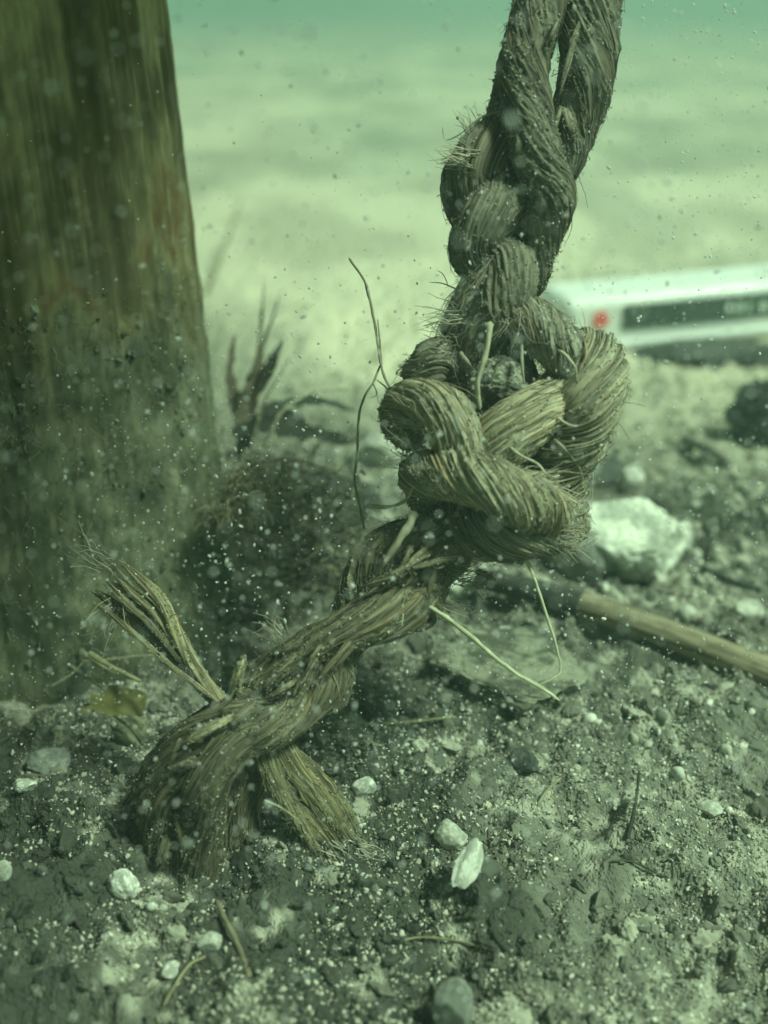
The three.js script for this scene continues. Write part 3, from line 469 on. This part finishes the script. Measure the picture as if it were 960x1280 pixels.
// pebbles of the gravel beyond the stick: many, so one layer
scatter('gravel', 'pale gravel lying beyond the stick and round the rocks', plainStone(91, 2, 0.3), 900, 1500, (o, r) => {
  let x, z, t = 0; do { z = -(0.30 + 0.40 * r()); x = -0.05 + 0.36 * r(); } while (t++ < 8 && fbm(x * 16, z * 16, 31, 3) < 0.0);
  const s = 0.0006 + 0.0026 * Math.pow(r(), 3); o.position.set(x, bedHeight(x, z) + s * 0.1, z); o.scale.set(s * (0.8 + 0.6 * r()), s * 0.8, s);
}, (r, p) => r() < 0.6 ? mul3(bedColor(p.x, p.z), 0.8 + r()) : mul3(r() < 0.6 ? [0.40, 0.40, 0.32] : [0.58, 0.58, 0.5], 0.75 + 0.4 * r()));

// ------------------------------------------------------------------ stick
{
  const A = groundAt(596, 747), B = groundAt(1012, 884), rad = 0.0055, st = base('stick', 'bare tan stick with a blackened end lying on the mud beyond the loose fibres', 'stick', A);
  const dir = B.clone().sub(A), stick = (u0, u1, r0, r1, color, dark, seed) => {
    const pos = [], col = [], idx = [], n = 120, m = 48, T = dir.clone().normalize(), N = V(0, 1, 0).addScaledVector(T, -T.y).normalize(), Q = T.clone().cross(N);
    for (let j = 0; j <= n; j++) for (let i = 0; i < m; i++) {
      const u = lerp(u0, u1, j / n), a = i / m * 6.28318, e = j === 0 || j === n ? 0.2 : 1, q = lerp(r0, r1, j / n) * e * (1 + 0.05 * noise(Math.cos(a) * 2, Math.sin(a) * 2, u * 14 + seed) + 0.02 * noise(Math.cos(a) * 9, Math.sin(a) * 9, u * 12)), v = dir.clone().multiplyScalar(u).add(V(0, 0.010 + 0.003 * Math.sin(u * 4), 0)).addScaledVector(N, q * Math.cos(a)).addScaledVector(Q, q * Math.sin(a));
      pos.push(v.x, v.y, v.z); const g = smoothstep(noise(Math.cos(a) * 9, Math.sin(a) * 9, u * 9 + seed) + 0.5 * noise(Math.cos(a) * 3, Math.sin(a) * 3, u * 40), -0.6, 0.6); col.push(...mix3(dark, color, g));
      if (j) { const b = (j - 1) * m, i2 = (i + 1) % m; idx.push(b + i, b + i2, b + m + i, b + i2, b + m + i2, b + m + i); }
    }
    return geo(pos, col, idx);
  };
  part('bare_wood', stick(0.30, 1, rad * 0.95, rad * 1.15, [0.29, 0.25, 0.165], [0.12, 0.105, 0.065], 2), MAT.wood, st);
  part('dark_bark', stick(0, 0.345, rad * 0.85, rad * 1.04, [0.055, 0.055, 0.045], [0.02, 0.022, 0.018], 5), MAT.wood, st).userData.label = 'blackened bark at the end of the stick';
}

// ------------------------------------------------------------------ white plastic case
{
  const foot = groundAt(865, 420), obj = base('plastic_case', 'long white plastic case with a red dot and a dark panel lying beyond the knot', 'case', foot);
  obj.rotation.set(0, 0.22, 0.035);
  const W = 0.25, H = 0.046, D = 0.06, x0 = -0.119, white = new THREE.MeshPhysicalMaterial({ color: new THREE.Color(0.78, 0.80, 0.76), roughness: 0.5, clearcoat: 0.2, bumpMap: grit, bumpScale: 0.0002 });
  const body = new RoundedBoxGeometry(W, H, D, 6, 0.009); body.translate(x0 + W / 2, H / 2, 0); part('body', body, white, obj);
  const lip = new RoundedBoxGeometry(W * 0.97, 0.006, 0.004, 3, 0.0018); lip.translate(x0 + W * 0.5, 0.0085, D / 2 + 0.0008); part('rim', lip, white, obj);
  const cv = document.createElement('canvas'); cv.width = 512; cv.height = 64; const c = cv.getContext('2d');
  c.fillStyle = '#3d4a43'; c.fillRect(0, 0, 512, 64); c.fillStyle = '#c4d2c8';
  for (const [x, w] of [[226, 10], [248, 14], [272, 8], [300, 16], [326, 12], [350, 18], [382, 10], [410, 16], [440, 12]]) c.fillRect(x, 16 + (x % 7), w, 28);
  const tx = new THREE.CanvasTexture(cv); tx.colorSpace = THREE.SRGBColorSpace;
  const panel = new RoundedBoxGeometry(0.19, 0.0185, 0.002, 3, 0.0009); panel.translate(x0 + 0.045 + 0.095, 0.0295, D / 2 + 0.0004); part('dark_panel', panel, new THREE.MeshStandardMaterial({ map: tx, roughness: 0.5 }), obj).userData.label = 'dark printed panel with pale marks';
  const dot = new THREE.CylinderGeometry(0.0062, 0.0066, 0.002, 32); dot.rotateX(Math.PI / 2); dot.translate(x0 + 0.028, 0.0295, D / 2 + 0.0004); part('red_dot', dot, new THREE.MeshStandardMaterial({ color: new THREE.Color(0.75, 0.12, 0.10), roughness: 0.5 }), obj);
}

// ------------------------------------------------------------------ leaves, twigs and weeds
function blade(pts, width, color, seed, curl = 0.25) {      // a leaf with thickness, folded along its midrib
  const curve = curveOf(pts), n = 36, F = framesOf(curve, n), pos = [], col = [], idx = [], m = 7;
  for (let side = 0; side < 2; side++) for (let j = 0; j <= n; j++) for (let i = 0; i < m; i++) {
    const u = j / n, t = i / (m - 1) * 2 - 1, w = width * Math.pow(Math.sin(Math.PI * clamp(0.06 + 0.94 * u, 0, 1)), 0.7) * (0.85 + 0.35 * noise(u * 9, seed) + 0.25 * noise(u * 24, t > 0 ? 1 : 5, seed)), S = F.N[j], B = F.T[j].clone().cross(S), v = F.P[j].clone().addScaledVector(S, t * w).addScaledVector(B, (Math.abs(t) - 0.4) * w * curl + w * 0.12 * noise(u * 7, t * 2, seed) + (side ? -1 : 1) * 0.00018 * (1 - t * t));
    pos.push(v.x, v.y, v.z); const d = 0.8 + 0.4 * noise(u * 14, t * 3, seed + 5) + (Math.abs(t) < 0.1 ? 0.3 : 0); col.push(...mul3(color, Math.max(0.3, d)));
    if (j && i) { const o = side * (n + 1) * m, a = o + (j - 1) * m + i - 1, b = a + 1, c = o + j * m + i - 1, e = c + 1; side ? idx.push(a, c, b, b, c, e) : idx.push(a, b, c, b, e, c); }
  }
  return geo(pos, col, idx);
}
const P2 = (list, org) => list.map(([x, y, d]) => at(x, y, d).sub(org));
{
  const org = at(300, 505, 0.53), weed = base('waterweed', 'brown spiky waterweed standing beside the post', 'plant', org), c = [0.16, 0.14, 0.085];
  for (const [k, [l, w]] of [[[[305, 560, 0.53], [292, 500, 0.53], [288, 460, 0.53], [294, 418, 0.53]], 8], [[[305, 560, 0.53], [308, 500, 0.53], [318, 470, 0.52], [330, 440, 0.52]], 10], [[[310, 560, 0.53], [318, 500, 0.52], [334, 462, 0.51], [354, 424, 0.5]], 9], [[[310, 540, 0.54], [318, 470, 0.54], [326, 410, 0.54], [330, 352, 0.54]], 3], [[[310, 540, 0.54], [326, 440, 0.54], [340, 400, 0.54], [350, 366, 0.54]], 3], [[[300, 570, 0.52], [302, 520, 0.52], [312, 490, 0.52], [322, 462, 0.52]], 10]].entries()) part('leaf', blade(P2(l, org), w * PX(0.53), c, 600 + k), MAT.leaf, weed);
}
{
  const org = at(320, 530, 0.52), dk = new THREE.MeshStandardMaterial({ vertexColors: true, roughness: 0.9, side: THREE.DoubleSide }), l = base('dark_leaf', 'dark curled leaf pair reaching from the post foot towards the knot', 'leaf', org), c = [0.02, 0.024, 0.015];
  part('blade', blade(P2([[296, 545, 0.50], [340, 512, 0.52], [390, 500, 0.54], [444, 514, 0.56]], org), 10 * PX(0.52), c, 620), dk, l);
  part('blade', blade(P2([[290, 540, 0.50], [340, 530, 0.51], [390, 540, 0.52], [442, 554, 0.53]], org), 17 * PX(0.52), c, 621), dk, l);
  part('stem', twigGeometry(P2([[440, 552, 0.53], [452, 546, 0.54], [462, 540, 0.55]], org), 2 * PX(0.53), 1 * PX(0.53), c, 622), MAT.wood, l);
}
single('fallen_leaf', 'yellow green leaf resting upright beside the frayed bundle', 'leaf', blade([[120, 940, 0.40], [140, 900, 0.40], [160, 880, 0.40], [184, 868, 0.40]].map((q) => at(...q)), 34 * PX(0.4), [0.25, 0.23, 0.07], 630, 0.1), MAT.leaf);
single('fallen_leaf', 'pale rounded leaf below the yellow green upright leaf', 'leaf', blade([[142, 930, 0.385], [160, 915, 0.38], [184, 898, 0.38]].map((q) => at(...q)), 24 * PX(0.38), [0.32, 0.32, 0.2], 631, 0.05), MAT.leaf);
single('fallen_leaf', 'olive leaf flat on the mud below the flat white chip', 'leaf', blade([[30, 1000, 0.358], [58, 1012, 0.356], [88, 1040, 0.35]].map((q) => at(...q)), 22 * PX(0.36), [0.17, 0.16, 0.06], 632, 0.1), MAT.leaf);
single('leaf_scrap', 'small brown leaf scrap floating under the knot', 'leaf', blade([[594, 714, 0.345], [606, 718, 0.343], [620, 726, 0.343]].map((q) => at(...q)), 6 * PX(0.345), [0.22, 0.17, 0.05], 633, 0.2), MAT.leaf);
{ const r = rng(2024), t = new Threads();
  for (let i = 0; i < 1900; i++) {
    const k = [[300, 560], [330, 590], [360, 580], [400, 600], [370, 610], [390, 570], [420, 620], [400, 650], [350, 660], [250, 700]][i % 10], d = 0.445 + 0.10 * r() - (k[1] > 590 ? 0.02 : -0.02), P = at(k[0] + 70 * (r() + r() - 1), k[1] + 34 * (r() + r() - 1), d); P.y = Math.max(P.y * (0.35 + 0.65 * r()), bedHeight(P.x, P.z));
    const len = 0.004 + 0.022 * r() * r(), D = V(r() - 0.5, 0.9 * (r() - 0.4), r() - 0.5).normalize(), pts = [];
    for (let q = 0; q <= 5; q++) { const u = q / 5; pts.push(P.clone().addScaledVector(D, len * u).add(V(noise(i, u * 3, 1), noise(i, u * 3, 2), noise(i, u * 3, 3)).multiplyScalar(len * 0.4 * u))); }
    t.add(pts, 0.0002 + 0.0016 * r() * r() * r(), 0.0001, mul3(r() < 0.48 ? [0.035, 0.038, 0.026] : r() < 0.6 ? [0.10, 0.10, 0.065] : [0.24, 0.23, 0.15], 0.7 + 0.6 * r()));
  }
  const m = t.build(numbered('weed_tangle'), scene, 'stuff'); m.userData.label = 'dark tangle of rotting weed and fibres heaped between post and knot'; }
function twig(label, list, w0, w1, color, lift = 0.0012) { return single('twig', label, 'twig', twigGeometry(list.map(([x, y, o = 0]) => groundAt(x, y).add(V(0, lift + o, 0))), w0, w1, color, list[0][0], 0.25), MAT.wood); }
twig('brown twig pointing up out of the mud below the rope foot', [[272, 1142, 0.004], [285, 1165, 0.002], [298, 1192], [312, 1226]], 0.0007, 0.0010, [0.17, 0.15, 0.09]);
twig('thin pale stalk arching from the pale chip to the white chip', [[268, 1196], [240, 1214, 0.002], [218, 1236, 0.001], [204, 1262]], 0.00035, 0.0004, [0.30, 0.27, 0.15]);
twig('short black twig standing in the open mud', [[784, 1052], [790, 1020, 0.003], [796, 988, 0.007]], 0.0006, 0.0004, [0.03, 0.03, 0.02]);
twig('dark twig lying flat below the short black twig', [[764, 1080], [790, 1082], [822, 1096]], 0.0003, 0.0003, [0.05, 0.05, 0.03]);
twig('black twig slanting across the mud near the pointed grey stone', [[612, 1150], [622, 1172], [638, 1198]], 0.0009, 0.0007, [0.03, 0.032, 0.022]);
twig('greenish straw lying under the slanting rope', [[378, 932, 0.006], [420, 925, 0.005], [500, 918, 0.003], [570, 905, 0.002]], 0.0006, 0.0005, [0.22, 0.21, 0.12]);
twig('pale short stalk near the white chip by the frayed end', [[672, 1010], [686, 998, 0.003], [700, 988, 0.004]], 0.0006, 0.0004, [0.25, 0.24, 0.16]);
twig('dark stem lying on the gravel beyond the stick', [[876, 716, 0.002], [910, 730, 0.002], [952, 746, 0.002]], 0.0012, 0.0014, [0.04, 0.045, 0.035]);
twig('dark branch in front of the black rock at the picture edge', [[850, 560, 0.004], [880, 572, 0.004], [912, 590, 0.002]], 0.003, 0.002, [0.06, 0.06, 0.045]);
twig('thin olive straw lying along the mud at the bottom', [[500, 1180], [530, 1176], [570, 1182], [610, 1190]], 0.0004, 0.0003, [0.2, 0.19, 0.1]);
twig('brown branching twig leaning beyond the post', [[258, 372], [280, 340, 0.02], [304, 312, 0.05]], 0.002, 0.0012, [0.2, 0.17, 0.1]);
const stalks = [['thin dead stalk rising between the waterweed and the dark leaf pair', [[318, 545, 0.5], [330, 500, 0.5], [352, 462, 0.5], [362, 446, 0.5]]], ['pale dead stalk bent over the dark leaf pair', [[330, 560, 0.48], [352, 516, 0.48], [392, 490, 0.49], [436, 486, 0.5]]], ['brown stalk lying below the dark leaf pair', [[300, 590, 0.47], [340, 574, 0.47], [390, 578, 0.48], [432, 598, 0.49]]], ['short pale stalk sticking out of the feathery weed', [[318, 618, 0.43], [334, 636, 0.425], [342, 656, 0.42]]]];
stalks.forEach(([label, l], i) => single('dead_stalk', label, 'stalk', twigGeometry(l.map((q) => at(...q)), [2.4, 3, 4, 4][i] * PX(0.48), [0.8, 1.2, 2, 1.6][i] * PX(0.48), [[0.16, 0.14, 0.09], [0.3, 0.28, 0.2], [0.1, 0.09, 0.06], [0.36, 0.34, 0.24]][i], 660 + i, 0.35), MAT.fibre));
const straws = [[[70, 824, 0.415], [110, 826, 0.41], [180, 818, 0.41], [220, 820, 0.41]], [[100, 812, 0.41], [130, 830, 0.40], [160, 846, 0.40]], [[66, 822, 0.415], [95, 838, 0.41], [130, 862, 0.40]], [[110, 816, 0.40], [140, 832, 0.395], [176, 852, 0.39]], [[64, 858, 0.40], [90, 840, 0.40], [104, 828, 0.40]]];
straws.forEach((l, i) => single('straw', ['long straw lying level behind the frayed bundle', 'short thick straw crossing the level straw', 'straw slanting away from the level straw towards the yellow green leaf', 'broad straw slanting just above the yellow green leaf', 'short straw leaning up to the others from the mud'][i], 'straw', twigGeometry(l.map((q) => at(...q)), [2, 3.4, 2.4, 4, 2][i] * PX(0.4), [1.2, 2.2, 1.4, 2.5, 1][i] * PX(0.4), [0.26, 0.24, 0.14], 640 + i), MAT.fibre));

// ------------------------------------------------------------------ specks drifting in the water
scatter('drifting_specks', 'white specks of silt drifting in the water', plainStone(95, 1, 0.3), 27000, 1700, (o, r) => {
  let x, y, z, t = 0; do { z = -(0.16 + 0.55 * r()); y = 0.01 + 0.34 * Math.pow(r(), 1.4); x = (r() * 2 - 1) * (0.05 - z * 0.42); } while (t++ < 3 && fbm(x * 9, y * 9, z * 9, 3) < 0);
  const s = 0.00015 + 0.00042 * Math.pow(r(), 3.5); o.position.set(x, y, z); o.scale.set(s * (0.6 + 1.8 * r() * r()), s * (0.5 + 0.6 * r()), s);
}, (r) => mul3([0.9, 0.92, 0.88], 0.8 + 0.2 * r()), MAT.speck);
scatter('drifting_flocs', 'pale blurred flocs drifting close to the lens', plainStone(96, 4, 0.7), 46, 1800, (o, r) => {
  const d = 0.09 + 0.14 * r(), p = at(960 * r(), 900 * r(), d), s = 0.00012 + 0.0003 * r(); o.position.copy(p); o.scale.set(s, s, s);
}, (r) => mul3([0.85, 0.9, 0.85], 0.75 + 0.25 * r()), MAT.speck);

renderer.render(scene, camera);
